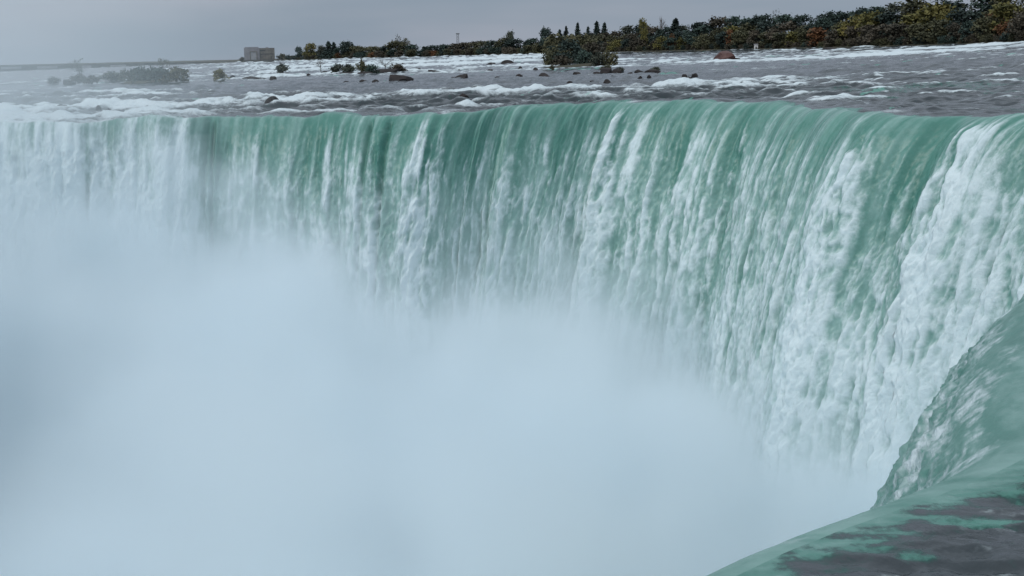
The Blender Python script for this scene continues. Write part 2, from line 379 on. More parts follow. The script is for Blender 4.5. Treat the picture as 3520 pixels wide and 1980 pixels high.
# river shading detail in world metres upstream, in sheet metres on the fall
FX = np.concatenate([(X[::-1]+0), sw*(1-.6*near)]); FY = np.concatenate([(Y[::-1]+0), FD*(.45+1.6*near)])
P = np.stack([XX, YY, ZZ], -1)
Pg = P.copy(); Pg[NU] = P[NU]+(P[NU+1]-P[NU])*.02
du = np.gradient(P, axis=1); dv = np.gradient(Pg, axis=0); NN = np.cross(du, dv); NN /= np.linalg.norm(NN, axis=-1, keepdims=True)+1e-9
if NN[10, NC//2, 2] < 0: NN = -NN; FLIP = True
else: FLIP = False
def flow_mesh(name, r0, r1, c0=0, c1=None):
    c1 = c1 or NC
    p = P[r0:r1, c0:c1].reshape(-1, 3); q = grid_quads(r1-r0, c1-c0)
    if not FLIP: q = q
    else: q = q[:, ::-1]
    me = mesh_np(name, p, quads=q, smooth=True)
    for nm, a in (('foam', FO), ('deep', DE), ('milk', MI)):
        at_ = me.attributes.new(nm, 'FLOAT', 'POINT'); at_.data.foreach_set('value', a[r0:r1, c0:c1].astype(np.float32).ravel())
    at_ = me.attributes.new('flow', 'FLOAT_VECTOR', 'POINT')
    fv = np.stack([FX, FY, FX*0], -1)[r0:r1, c0:c1].astype(np.float32); at_.data.foreach_set('vector', fv.ravel())
    me.normals_split_custom_set_from_vertices(NN[r0:r1, c0:c1].reshape(-1, 3).tolist())
    o = link(name, me, WATER); return o
tag(flow_mesh('river', 0, NU), kind='structure')
tag(flow_mesh('waterfall', NU, NU+ND), kind='structure')
del FX, FY

# cliff behind the falling sheet, plunge pool, far ground, bank under the viewer
zc = np.array([-.9, -2, -6, -14, -24, -36, -48, -61.]); cols = slice(0, NC, 6)
cx, cy, ox, oy, ss_ = BX[cols], BY[cols], OX[cols], OY[cols], S[cols]
V3 = []
for i, z in enumerate(zc):
    off = 3.0+1.6*fbm(ss_/9, z/7+0*ss_, 3, 80)+.03*abs(z)
    V3.append(np.stack([cx+ox*off, cy+oy*off, z+0*cx], -1))
V3 = np.array(V3)
tag(link('cliff', mesh_np('cliff', V3.reshape(-1, 3), quads=grid_quads(len(zc), V3.shape[1]), smooth=False), CLIFF), kind='structure')
gx, gy = np.meshgrid(np.linspace(-420, 90, 120), np.linspace(-60, 300, 90))
gz = -58.5+1.0*fbm(gx/11, gy/11, 4, 82)
me = mesh_np('plunge_pool', np.stack([gx, gy, gz], -1).reshape(-1, 3), quads=grid_quads(90, 120), smooth=True)
POOLM = solid('pool_water', (.10, .26, .21), (.55, .66, .64), .08, rough=.4, bump=.3)
tag(link('plunge_pool', me, POOLM), kind='structure')

# far land: starts at the waterline and climbs
pa = np.concatenate([np.linspace(-.62, .60, 220), np.linspace(.63, 2.6, 40)])
off = np.array([-6, 0, 1.5, 6, 16, 34, 60, 110, 250, 700, 2500, 6000.])
def land_z(a, o):
    base = interp(a, SHA, SHZ); hill = interp(a, [az(900), az(1500), az(2100), az(2700), az(3520)], [.6, 1.5, 4.5, 8, 10])
    low = ss(-.02, .02, a-az(990))
    return base - .9 + (1.3*ss(-4, 3, o))*1.0 + low*hill*ss(4, 60, o) + 0*a
lv = []
for o in off:
    Rr = interp(pa, SHA, SHR)+o; ang_ = np.arctan(pa); x = Rr*np.sin(ang_); y = Rr*np.cos(ang_)
    lv.append(np.stack([x, y, land_z(pa, o)+.35*fbm(x/12, y/12, 3, 84)*ss(2, 10, o)], -1))
lv = np.array(lv)
tag(link('far_shore', mesh_np('far_shore', lv.reshape(-1, 3), quads=grid_quads(len(off), len(pa))[:, ::-1], smooth=True), EARTH), kind='structure')
b = MB(); b.box(-70, 20, -80, 2.2, -60, 8.3); bank = b.build('bank', EARTH); tag(bank, kind='structure')

# ------------------------------------------------------------------ trees
def leaves(pts, size, rs, nrm=None):
    n = len(pts); a = rs.randn(n, 3); a /= np.linalg.norm(a, axis=1, keepdims=True)
    c = rs.randn(n, 3); c = np.cross(a, c); c /= np.linalg.norm(c, axis=1, keepdims=True)
    s = (size*(.6+.8*rs.rand(n)))[:, None]
    q = np.stack([pts-a*s, pts-c*s*.7, pts+a*s, pts+c*s*.7], 1)
    return q.reshape(-1, 3), np.arange(n*4).reshape(-1, 4)
def make_crown(kind, seed, wid):
    rs = np.random.RandomState(seed); pts = []
    if kind == 'round':
        k = 30
        for i in range(k):
            z = rs.uniform(.18, .93); prof = math.sqrt(max(0, 1-((z-.52)/.46)**2)); t = rs.uniform(0, 2*math.pi); r = wid*prof*rs.uniform(.35, .95)
            cpt = np.array([r*math.cos(t), r*math.sin(t), z]); sp = rs.uniform(.06, .11)
            pts.append(cpt+rs.randn(46, 3)*[sp, sp, sp*.75])
        size = .046
    elif kind == 'conifer':
        for i in range(26):
            z = .08+.9*i/26; r = wid*(1-z)**.85*rs.uniform(.8, 1.15)
            for j in range(7):
                t = rs.uniform(0, 2*math.pi); u = rs.rand(9)**.6
                pts.append(np.stack([u*r*math.cos(t)+rs.randn(9)*.012, u*r*math.sin(t)+rs.randn(9)*.012, z-u*r*.35+rs.randn(9)*.012], -1))
        pts.append(np.stack([rs.randn(20)*.006, rs.randn(20)*.006, rs.uniform(.9, 1, 20)], -1)); size = .024
    elif kind == 'bush':
        for i in range(20):
            t = rs.uniform(0, 2*math.pi); r = wid*rs.uniform(0, .85); z = rs.uniform(.12, .78)*(1-.35*(r/wid)**2)
            pts.append(np.array([r*math.cos(t), r*math.sin(t), z])+rs.randn(40, 3)*[.13*wid*1.3, .13*wid*1.3, .10])
        size = .072
    elif kind == 'sparse':
        for i in range(22):
            z = rs.uniform(.3, .95); t = rs.uniform(0, 2*math.pi); r = wid*rs.uniform(.2, 1)*math.sqrt(max(.05, 1-((z-.6)/.42)**2))
            pts.append(np.array([r*math.cos(t), r*math.sin(t), z])+rs.randn(20, 3)*.045)
        size = .024
    pts = np.concatenate(pts); pts = pts[pts[:, 2] > .02]
    v, q = leaves(pts, size*(1 if kind != 'bush' else 1), rs)
    return mesh_np('crown', v, quads=q)
def branches(mb, p, d, L, r, lev, rs, spread=.55):
    q = p+d*L; mb.tube(p, q, r, r*.6, 4)
    if lev == 0: return
    for k in range(3 if lev > 1 else 4):
        nd = d+rs.randn(3)*spread; nd[2] = abs(nd[2])*.8+.25; nd /= np.linalg.norm(nd)
        branches(mb, p+d*L*rs.uniform(.55, 1), nd, L*rs.uniform(.55, .8), r*.55, lev-1, rs, spread)
def make_trunk(seed, h=.75, bush=False):
    rs = np.random.RandomState(seed); mb = MB()
    if bush:
        for k in range(5):
            t = 2*math.pi*k/5; mb.tube((0, 0, -.05), (.22*math.cos(t), .22*math.sin(t), .55), .03, .01, 5)
    else:
        mb.tube((0, 0, -.04), (.01, 0, .35), .022, .016); mb.tube((.01, 0, .35), (0, .01, h), .016, .006)
        for k in range(5):
            t = rs.uniform(0, 6.28); z = rs.uniform(.25, .6); mb.tube((0, 0, z), (.16*math.cos(t), .16*math.sin(t), z+.16), .008, .003, 5)
    return mesh_np('trunk', mb.v, quads=mb.q)
PROTO = {}
def proto(kind):
    if kind not in PROTO:
        L = []
        for s in range(5 if kind in ('round', 'bush') else 3):
            wid = {'round': [.36, .42, .48, .33, .40], 'conifer': [.17, .21, .26], 'bush': [.62, .75, .9, .6, .8], 'sparse': [.34, .42, .3], 'bare': [.3]*3}[kind][s]
            if kind == 'bare':
                rs = np.random.RandomState(50+s); mb = MB()
                for k in range(5):
                    d = rs.randn(3)*.45; d[2] = 1; d /= np.linalg.norm(d); branches(mb, np.array([0, 0, .3+.04*k]), d, .24, .012, 4, rs)
                cm = mesh_np('crown', mb.v, quads=mb.q)
            else: cm = make_crown(kind, 100+s*7+len(kind), wid)
            L.append((cm, make_trunk(30+s, .9 if kind == 'conifer' else .7, kind == 'bush')))
        PROTO[kind] = L
    return PROTO[kind]
def slot(o, mat):
    o.material_slots[0].link = 'OBJECT'; o.material_slots[0].material = mat
for k_ in ('round', 'conifer', 'bush', 'sparse', 'bare'):
    for cm, tm in proto(k_):
        cm.materials.append(TWIG if k_ == 'bare' else LEAF['olive']); tm.materials.append(BARK)
TREES = []
def plant(kind, colour, x, y, z, w, h, name='tree', cat='tree', group=None, label=None, var=None):
    pr = proto(kind); v = random.randrange(len(pr)) if var is None else var % len(pr); cm, tm = pr[v]
    e = empty(name, (x, y, z), random.uniform(0, 6.28))
    base = {'round': .82, 'conifer': .23, 'bush': 1.5, 'sparse': .75, 'bare': .85}[kind]
    sx = w/base; e.scale = (sx, sx, h)
    c = link('crown', cm, None, e); t = link('trunk' if kind != 'bush' else 'stem', tm, None, e)
    if kind != 'bare': slot(c, LEAF[colour])
    tag(e, label, cat, group)
    return e

SKX = [930, 990, 1020, 1060, 1133, 1200, 1260, 1330, 1373, 1430, 1480, 1600, 1754, 1800, 1878, 1947, 2100, 2134, 2211, 2260, 2323, 2361, 2449, 2554, 2630, 2671, 2778, 2885, 2957, 3040, 3100, 3171, 3250, 3520, 3700]
SKY = [192, 193, 188, 178, 168, 158, 160, 160, 140, 158, 155, 148, 130, 140, 122, 120, 110, 96, 92, 92, 86, 80, 66, 58, 56, 50, 52, 34, 30, 28, 12, 0, -8, -26, -30]
WTX = [900, 1500, 1860, 2500, 3000, 3520, 3700]; WTY = [212, 192, 183, 171, 162, 146, 142]
LMK = [(892, 'grey concrete building'), (1575, 'lattice mast'), (1990, 'wooded islet'), (2274, 'bare grey tree'), (2599, 'small white hut'), (3100, 'yellow-green dome')]
LISTED = []
def wood_row(rowname, frac, offR, x0, x1, colours, kinds=('round',)):
    x = x0
    while x < x1:
        a = az(x); Rr = float(interp(a, SHA, SHR))+offR*random.uniform(.8, 1.2)
        gxx, gyy = on_ray(x, Rr); gz_ = float(land_z(np.array(a), Rr-float(interp(a, SHA, SHR))))-.2
        base = float(interp(x, WTX, WTY)); sky_ = float(interp(x, SKX, SKY))
        f = frac*random.uniform(.82, 1.12) if frac < .95 else random.uniform(.93, 1.05)
        ytop = base+(sky_-base)*f
        h = max(3.0, z_at(x, ytop, Rr)-gz_)
        kd = random.choice(kinds); w = h*random.uniform(.95, 1.35)*(.45 if kd == 'conifer' else 1)
        if kd in ('sparse', 'bare'): w = h*.6; h *= 1.06
        w = min(w, 22)*(1.3 if x < 2060 else 1)
        co = random.choices(list(colours), list(colours.values()))[0]
        if kd == 'conifer': co = 'dark green'
        e = plant(kd, co, gxx, gyy, gz_, w, h, 'bare_tree' if kd == 'bare' else 'conifer' if kd == 'conifer' else 'autumn_tree' if co in ('orange', 'brown', 'yellow green') else 'broadleaf_tree', 'tree', 'trees of the wood on the far shore')
        LISTED.append((x, rowname, kd, co, e, w))
        x += w/(1.3 if x < 2060 else 1)/Rr*FS*random.uniform(.62, .82)
random.seed(21)
wood_row('skyline', 1.0, 48, 2020, 3640, {'dark green': 8, 'grey green': 1, 'olive': 2, 'brown': 1}, ('round', 'round', 'round', 'round', 'round', 'sparse'))
wood_row('skyline', 1.0, 30, 1010, 2040, {'dark green': 6, 'olive': 2, 'brown': 2}, ('round', 'round', 'round', 'conifer'))
wood_row('middle row', .80, 26, 2050, 3640, {'dark green': 5, 'olive': 4, 'brown': 3, 'yellow green': 1, 'orange': .7})
wood_row('waterline row', .55, 8, 1030, 2060, {'dark green': 5, 'olive': 3, 'brown': 4, 'orange': .4}, ('round', 'bush'))
wood_row('waterline row', .52, 9, 2060, 3640, {'dark green': 3, 'olive': 5, 'brown': 5, 'yellow green': .8, 'orange': .5})
wood_row('water edge', .22, 3, 2060, 3640, {'dark green': 3, 'olive': 3, 'brown': 4}, ('bush', 'round'))

def special(px, ytop, wpx, kind, co, offR, label, name='tree'):
    a = az(px); Rs = float(interp(a, SHA, SHR)); Rr = Rs+offR; x, y = on_ray(px, Rr); z = float(land_z(np.array(a), offR))-.2
    return plant(kind, co, x, y, z, wpx/FS*Rr, z_at(px, ytop, Rr)-z, name, 'tree', None, label)
special(1028, 162, 24, 'round', 'dark green', 10, 'dark egg-shaped evergreen at the left end of the far wood, nearest the concrete building', 'evergreen_tree')
special(1068, 150, 42, 'round', 'yellow green', 14, 'pale yellow-brown round tree just right of the egg-shaped evergreen', 'autumn_tree')
special(1107, 155, 28, 'round', 'grey green', 18, 'small grey-green round tree between the pale yellow tree and the twin dark peaks', 'broadleaf_tree')
special(1130, 141, 30, 'conifer', 'dark green', 12, 'taller left one of the twin dark conifers right of the pale yellow tree', 'conifer')
special(1148, 144, 28, 'conifer', 'dark green', 12, 'right one of the twin dark conifers right of the pale yellow tree', 'conifer')
special(1195, 144, 56, 'round', 'dark green', 14, 'broad flat-topped dark tree right of the twin conifers', 'broadleaf_tree')
special(1373, 118, 40, 'sparse', 'olive', 20, 'tall open-crowned tree standing highest between the building and the lattice mast', 'open_crowned_tree')
special(1400, 126, 46, 'sparse', 'olive', 20, 'ragged olive tree leaning on the right of the tall open-crowned one', 'open_crowned_tree')
special(1754, 110, 30, 'round', 'grey green', 30, 'pale grey-green tree topping the skyline midway between mast and wooded islet', 'broadleaf_tree')
special(1878, 98, 40, 'round', 'dark green', 35, 'dark rounded tree rising above the skyline left of the slim spires', 'broadleaf_tree')
special(1925, 100, 24, 'conifer', 'dark green', 42, 'short wide conifer left of the first slim spire', 'conifer')
special(1947, 88, 20, 'conifer', 'dark green', 42, 'first slim conifer spire above the wooded islet, left of the tallest spire', 'conifer')
special(1987, 76, 24, 'conifer', 'dark green', 42, 'tallest slim conifer spire standing right above the wooded islet', 'conifer')
special(2022, 90, 22, 'conifer', 'dark green', 42, 'small conifer between the tallest spire and the wide double-topped one', 'conifer')
special(2052, 72, 32, 'conifer', 'dark green', 42, 'wide dark conifer right of the tallest spire', 'conifer')
special(2079, 76, 28, 'conifer', 'dark green', 45, 'rightmost conifer of the row of spires above the wooded islet', 'conifer')
special(2211, 66, 34, 'round', 'yellow green', 40, 'yellow-green tree with feathery top left of the bare grey tree', 'autumn_tree')
special(2274, 54, 46, 'bare', 'brown', 42, 'bare grey leafless tree standing above the skyline', 'bare_tree')
special(2323, 62, 44, 'conifer', 'dark green', 45, 'dark pointed conifer just right of the bare grey tree', 'conifer')
special(2990, 40, 90, 'round', 'yellow green', 22, 'broad yellow-green domed crown in the middle of the right-hand wood', 'autumn_tree')
special(3240, 42, 60, 'round', 'yellow green', 24, 'yellow-green tree right of the broad domed crown', 'autumn_tree')
special(3420, 45, 56, 'round', 'orange', 26, 'bright orange tree high in the wood near the right edge', 'autumn_tree')
special(3400, 90, 40, 'round', 'orange', 14, 'smaller orange tree below the bright orange one near the right edge', 'autumn_tree')
special(2310, 118, 22, 'round', 'orange', 10, 'small orange tree low in the wood right of the bare tree', 'autumn_tree')
special(2510, 104, 40, 'round', 'orange', 12, 'rusty orange tree above the red rock', 'autumn_tree')
special(2215, 96, 26, 'round', 'yellow green', 12, 'narrow yellowish tree below the feathery-topped one', 'autumn_tree')
special(3100, 10, 28, 'sparse', 'dark green', 55, 'thin-topped tree poking above the skyline right of the domed crown', 'open_crowned_tree')
special(2668, 30, 24, 'sparse', 'brown', 52, 'small brown open-topped tree on the skyline right of the white hut', 'open_crowned_tree')

# labels for the rows: what it looks like + which landmark it follows
LISTED.sort(key=lambda t: t[0]); cnt = {}
words = {'dark green': 'dark green', 'olive': 'olive', 'brown': 'brown', 'yellow green': 'yellow-green', 'orange': 'orange', 'grey green': 'grey-green'}
shape = {'round': 'round tree', 'conifer': 'pointed conifer', 'bush': 'low bushy tree', 'sparse': 'open-crowned tree', 'bare': 'leafless tree'}
NUM = ['', 'first', 'second', 'third', 'fourth', 'fifth', 'sixth', 'seventh', 'eighth', 'ninth', 'tenth', 'eleventh', 'twelfth', 'thirteenth', 'fourteenth', 'fifteenth', 'sixteenth', 'seventeenth', 'eighteenth', 'nineteenth', 'twentieth']
rowtxt = {'skyline': 'on skyline', 'middle row': 'at mid slope', 'waterline row': 'low on bank', 'water edge': 'at water edge'}
for (x, rn, kd, co, e, w) in LISTED:
    lm = [l for l in LMK if l[0] <= x][-1][1]; key = (rn, kd, co, lm); cnt[key] = cnt.get(key, 0)+1
    e['label'] = f"{words[co]} {shape[kd]} {rowtxt[rn]}, {NUM[min(cnt[key], 20)]} such after the {lm}"

# ------------------------------------------------------------------ rocks, islets and shrubs in the rapids
import bmesh
def rock_mesh(seed, blocky=.5):
    bm = bmesh.new(); bmesh.ops.create_icosphere(bm, subdivisions=3, radius=1); rs = np.random.RandomState(seed)
    planes = [(lambda v: v/np.linalg.norm(v))(rs.randn(3)*[1, 1, .8]) for _ in range(9)]; ds = rs.uniform(.45, .85, 9)
    for v in bm.verts:
        p = np.array(v.co)
        for n_, d_ in zip(planes, ds):
            k = p@n_
            if k > d_: p = p-n_*(k-d_)*.92
        p *= 1+.10*float(fbm(p[0]*2+seed, p[1]*2+p[2]*1.7, 3, seed))
        v.co = p
    me = bpy.data.meshes.new('rock'); bm.to_mesh(me); bm.free()
    for p in me.polygons: p.use_smooth = False
    co = np.array([v.co[:] for v in me.vertices]); co[:, 0] /= np.ptp(co[:, 0]); co[:, 1] /= np.ptp(co[:, 1]); co[:, 2] /= co[:, 2].max()
    me.vertices.foreach_set('co', co.astype(np.float32).ravel()); me.update(); return me
ROCKS = [rock_mesh(s) for s in range(8)]
for r_ in ROCKS: r_.materials.append(ROCK)
def rock(px0, px1, y0, y1, label, k=None, mat=None, tilt=0, group='dark rocks breaking the surface of the rapids', depth=.8):
    px = (px0+px1)/2; p, Rr = at(px, y1); w = (px1-px0)/FS*Rr; h = max(.35, (y1-y0)/FS*Rr)+(.5 if Rr < 420 else 0)
    o = bpy.data.objects.new('rock', ROCKS[(k if k is not None else random.randrange(8)) % 8]); COL.objects.link(o)
    o.location = (p[0], p[1], p[2]-.15); o.scale = (w*1.05, w*depth, h+.15); o.rotation_euler = (0, math.radians(tilt), -math.atan2(p[0], p[1])+random.choice((0, math.pi))*(tilt == 0))
    if mat: slot(o, mat)
    tag(o, label, 'rock', group); return o
def shrub(px0, px1, y0, y1, co, label, kind='bush', name='shrub', cat='shrub', group=None, back=0, w0=None):
    px = (px0+px1)/2; p, Rr = at(px, y1); Rr2 = Rr+back; x, y = p[0]*Rr2/Rr, p[1]*Rr2/Rr
    kk = 1.0 if group == G3 else 1.22
    w = (px1-px0)/FS*Rr2*1.25; h = (z_at(px, y0, Rr2)-p[2])*kk
    return plant(kind, co, x, y, p[2]+.1, w, max(h, .6), name, cat, group, label)
random.seed(5)
G3 = 'bushes of the misty islets at left'
G1 = 'shrubs growing on rocks in the rapids'
rock(2452, 2524, 176, 208, 'large reddish brown boulder in the white water, off the right-hand wood', 3, REDROCK, -12, None)
rock(2524, 2545, 199, 206, 'small dark rock just right of the large reddish boulder', 1)
rock(1552, 1614, 331, 349, 'long dark wet rock slanting just above the lip in midstream', 2, None, -9)
rock(904, 962, 339, 359, 'dark rounded boulder in foam above the lip at left', 4)
rock(965, 1010, 359, 366, 'low flat dark rock right of the rounded boulder above the lip', 5)
rock(198, 241, 366, 377, 'faint low rock near the left edge above the lip', 0)
rock(330, 352, 371, 386, 'faint pointed rock above the lip at far left', 6)
rock(350, 384, 380, 391, 'faint flat rock touching the pointed one above the lip at far left', 2)
rock(1326, 1412, 256, 279, 'square-ended brown rock ledge in the calm water, largest left of centre', 1)
rock(1236, 1268, 273, 281, 'flat black rock left of the square-ended ledge', 2)
rock(1278, 1302, 273, 282, 'small lumpy rock between the flat black one and the square-ended ledge', 3)
rock(1178, 1200, 278, 283, 'tiny flat rock furthest left of the square-ended ledge', 5)
rock(1053, 1071, 253, 262, 'small dark rock below the reddish bare shrub', 6)
rock(928, 951, 262, 274, 'brown block rock below the green shrub on the left', 7)
rock(1546, 1575, 265, 273, 'low left end of the long brown rock right of centre', 4)
rock(1569, 1615, 254, 272, 'upright-ended brown rock right of the square-ended ledge', 1)
rock(1701, 1730, 262, 267, 'thin dark rock between the upright-ended rock and the wooded islet', 2)
rock(1773, 1798, 254, 265, 'small two-humped dark rock left of the wooded islet foot', 3)
rock(1852, 1890, 250, 263, 'jagged dark rock below the left foot of the wooded islet', 4)
rock(1671, 1703, 215, 222, 'flat rock in the far white water, left one of two', 5)
rock(1723, 1770, 206, 219, 'longer rock in the far white water with a stump at its right end', 6)
rock(1676, 1697, 238, 245, 'small rock below the flat rock in the far white water', 7)
rock(1424, 1452, 232, 243, 'small dark rock right of the brown ledge with the bare bush', 0)
rock(1465, 1508, 240, 250, 'long low brown rock second right of the brown ledge with the bare bush', 1)
rock(1566, 1584, 238, 246, 'small rock midway between the brown ledge and the wooded islet', 2)
rock(1780, 1796, 228, 240, 'little dark rock left of the wooded islet in the white water', 3)
rock(1832, 1853, 232, 242, 'dark rock close by the left shore of the wooded islet', 4)
rock(1970, 2001, 247, 258, 'brown rock below the middle of the wooded islet', 5)
rock(2037, 2068, 246, 256, 'dark flat rock below the right end of the wooded islet', 6)
rock(2064, 2104, 232, 254, 'brown rock under the stubby shrub, right of the wooded islet foot', 7)
rock(2106, 2146, 236, 253, 'blocky brown rock right of the stubby shrub', 0)
rock(2158, 2177, 248, 254, 'tiny dark rock between the blocky rock and the shrubby ledge', 1)
rock(2181, 2219, 239, 250, 'left part of the low ledge between wooded islet and red boulder', 2)
rock(2216, 2272, 238, 250, 'right part of the low ledge between wooded islet and red boulder', 3)
rock(2074, 2104, 279, 289, 'black rock alone in the calm water, largest below the wooded islet', 4)
rock(2026, 2051, 284, 289, 'thin black rock left of the largest lone black rock', 5)
rock(1947, 1973, 285, 290, 'thin black rock furthest left below the wooded islet', 6)
rock(2344, 2362, 261, 267, 'upper left of the three thin black rocks below the red boulder', 7)
rock(2373, 2397, 258, 264, 'upper right of the three thin black rocks below the red boulder', 0)
rock(2356, 2380, 270, 276, 'lowest of the three thin black rocks below the red boulder', 1)
rock(2188, 2208, 267, 273, 'faint small rock below the low ledge, left one', 2)
rock(2224, 2240, 264, 269, 'faint small rock below the low ledge, right one', 3)
rock(2098, 2110, 259, 263, 'tiny rock under the stubby shrub in the calm water', 4)
rock(2829, 2884, 163, 171, 'long dark rock against the right-hand shore', 5)
rock(790, 812, 259, 270, 'brown block rock right of the yellow-green shrub', 6)
rock(834, 920, 262, 272, 'low broken reddish ledge between the yellow-green shrub and the green shrub', 2)
rock(1100, 1130, 244, 252, 'dark rock under the reddish bare shrub', 3)
rock(1280, 1402, 236, 251, 'long brown ledge carrying the bare bush, left of centre', 7)
rock(1135, 1225, 248, 257, 'flat ledge under the grey-green bush', 5)
rock(1226, 1292, 246, 257, 'flat ledge under the bright green bush', 6)
rock(948, 1000, 250, 257, 'flat rock under the green shrub at left', 0)
shrub(946, 993, 222, 254, 'grey green', 'compact green shrub left of the reddish bare shrub, below the pale yellow tree', group=G1)
shrub(738, 778, 240, 276, 'yellow green', 'yellow-green shrub standing alone below the concrete building', group=G1)
shrub(1079, 1127, 212, 250, 'brown', 'reddish bare shrub left of the grey-green bush', 'bare', 'bare_shrub', group=G1)
shrub(1135, 1182, 222, 255, 'grey green', 'left half of the wide grey-green bush left of centre', group=G1)
shrub(1172, 1222, 224, 255, 'grey green', 'right half of the wide grey-green bush left of centre', group=G1)
shrub(1225, 1265, 212, 254, 'olive', 'bright green bush with a bare top, left of the brown ledge', group=G1)
shrub(1255, 1300, 224, 255, 'dark green', 'darker green bush touching the bright green one on its right', group=G1)
shrub(1300, 1350, 206, 246, 'brown', 'leafless bush on the left of the long brown ledge', 'bare', 'bare_shrub', group=G1)
shrub(1335, 1400, 222, 250, 'brown', 'brown bush on the right of the long brown ledge', group=G1)
shrub(2070, 2104, 224, 252, 'olive', 'stubby shrub on the brown rock right of the wooded islet', group=G1)
shrub(2118, 2145, 232, 250, 'grey green', 'small shrub on the blocky rock right of the stubby shrub', group=G1)
shrub(1890, 1905, 226, 242, 'olive', 'tiny shrub at the left foot of the wooded islet', group=G1)
shrub(1757, 1772, 200, 217, 'brown', 'stump-like bare shrub on the rock in the far white water', 'bare', 'bare_shrub', group=G1)
shrub(2238, 2268, 232, 248, 'grey green', 'low shrub on the ledge between wooded islet and red boulder', group=G1)
# wooded islet in midstream
G2 = 'trees and bushes of the wooded islet'
pI, RI = at(1990, 230); wI = 250/FS*RI
isl = bpy.data.objects.new('islet', ROCKS[2]); COL.objects.link(isl); isl.location = (pI[0], pI[1]+6, pI[2]-.3); isl.scale = (wI, 22, 1.7); slot(isl, EARTH); tag(isl, kind='structure')
for (a_, b_, y0, y1, co, bk, kd, lb) in (
    (1862, 1925, 176, 229, 'olive', 3, 'bush', 'olive bush at the left end of the wooded islet'),
    (1885, 1960, 140, 226, 'olive', 12, 'round', 'tall olive tree on the left half of the wooded islet'),
    (1925, 1990, 155, 227, 'dark green', 4, 'round', 'dark green tree in the front middle of the wooded islet'),
    (1950, 2040, 136, 225, 'olive', 14, 'round', 'tall brownish olive tree at the centre back of the wooded islet'),
    (1975, 2035, 176, 228, 'dark green', 2, 'bush', 'dark bush in front of the central trees on the wooded islet'),
    (2010, 2070, 160, 226, 'brown', 10, 'round', 'brownish tree right of centre on the wooded islet'),
    (2030, 2080, 184, 228, 'grey green', 2, 'bush', 'grey-green bush right of centre on the wooded islet'),
    (2065, 2118, 181, 227, 'olive', 5, 'bush', 'ragged olive bush at the right end of the wooded islet'),
    (1905, 1965, 194, 229, 'brown', 0, 'bush', 'brown low bush at the front left of the wooded islet')):
    shrub(a_, b_, y0, y1, co, lb, kd, 'islet_tree' if kd == 'round' else 'islet_bush', 'tree' if kd == 'round' else 'bush', G2, bk)
# misty islets on the left
G3 = 'bushes of the misty islets at left'
pL, RL = at(530, 284)
isl = bpy.data.objects.new('islet', ROCKS[5]); COL.objects.link(isl); isl.location = (pL[0], pL[1]+5, pL[2]-.3); isl.scale = (225/FS*RL, 16, 1.2); slot(isl, EARTH); tag(isl, kind='structure')
for (a_, b_, y0, y1, co, kd, lb) in (
    (545, 585, 196, 275, 'olive', 'sparse', 'small tree poking above the largest misty bush clump at left'),
    (420, 485, 230, 282, 'grey green', 'bush', 'left bush of the largest misty clump at left'),
    (465, 535, 220, 284, 'dark green', 'bush', 'dark tall bush in the middle of the largest misty clump'),
    (515, 590, 228, 284, 'dark green', 'bush', 'wide dark bush right of the middle of the largest misty clump'),
    (570, 642, 224, 283, 'olive', 'bush', 'olive bush at the right end of the largest misty clump'),
    (345, 425, 244, 280, 'grey green', 'bush', 'low faint bush joining the largest misty clump on its left'),
    (246, 300, 201, 268, 'grey green', 'sparse', 'round pale tree faint in the mist at left'),
    (250, 300, 252, 284, 'brown', 'bush', 'faint bush under the round pale misty tree'),
    (290, 342, 256, 290, 'brown', 'bush', 'faint brown bush right of the round pale misty tree'),
    (166, 200, 262, 290, 'grey green', 'bush', 'leftmost faint small bush in the mist')):
    shrub(a_, b_, y0, y1, co, lb, kd, 'misty_tree' if kd == 'sparse' else 'misty_bush', 'tree' if kd == 'sparse' else 'bush', G3)
rock(213, 254, 274, 292, 'faint block rock in the mist between the leftmost bush and the round pale tree', 1)

# ------------------------------------------------------------------ building, dam, mast, hut
def facing(px, R_, z): x, y = on_ray(px, R_); return empty('thing', (x, y, z), -math.atan2(x, y))
Rb = 1700.; k = Rb/FS
zb = z_at(892, 205, Rb)
B = facing(892, Rb, zb); B.name = 'concrete_building'
tag(B, 'blocky grey concrete intake building with a tall portal on the far bank at left', 'building')
g0, g1, gt = (842-892)*k, (893-892)*k, (205-163)*k
MB().box(g0, g1, 0, 22, -3, gt, 1.4).build('gate_tower', CONC, B)
m = MB(); m.box(-10.4, -9.4, -.5, .0, 0, 8.4); m.box(-3.2, -2.2, -.5, 0, 0, 8.4); m.box(-10.4, -2.2, -.5, 0, 8.4, 9.3); m.build('portal_frame', CONC2, B)
MB().box(-9.38, -3.22, -.12, 0, 0, 8.38).build('portal_panel', PALEC, B)
MB().box(g1+.02, 943*k-892*k, 1.5, 20, -3, gt-1.2).build('office_wing', CONC2, B)
MB().box(g1+.6, g1+6.5, 1.38, 1.5, gt-4.6, gt-3.6).build('window', DARKG, B)
MB().box(g1+.6, g1+15.5, 1.38, 1.5, gt-8.4, gt-7.6).build('window', DARKG, B)
MB().box(g1+12.2, g1+13.0, 1.36, 1.5, .2, 4.2).build('door', DARKG, B)
MB().box(g1+7, g1+10, 5, 9, gt-1.18, gt-.5).build('roof_vent', CONC, B)
MB().box(g0-.3, 943*k-892*k+8, -2.0, -.6, -4, 0).build('base_wall', DAMC, B)
Rd = 1760.
D = empty('control_dam', (0, 0, 0)); tag(D, 'long low dark control dam with pale gates closing the river at far left', 'dam')
def dam_pt(px, yy, off_=0): x, y = on_ray(px, Rd+off_); return np.array([x, y, z_at(px, yy, Rd)])
mb = MB(); xs = np.linspace(-160, 985, 40)
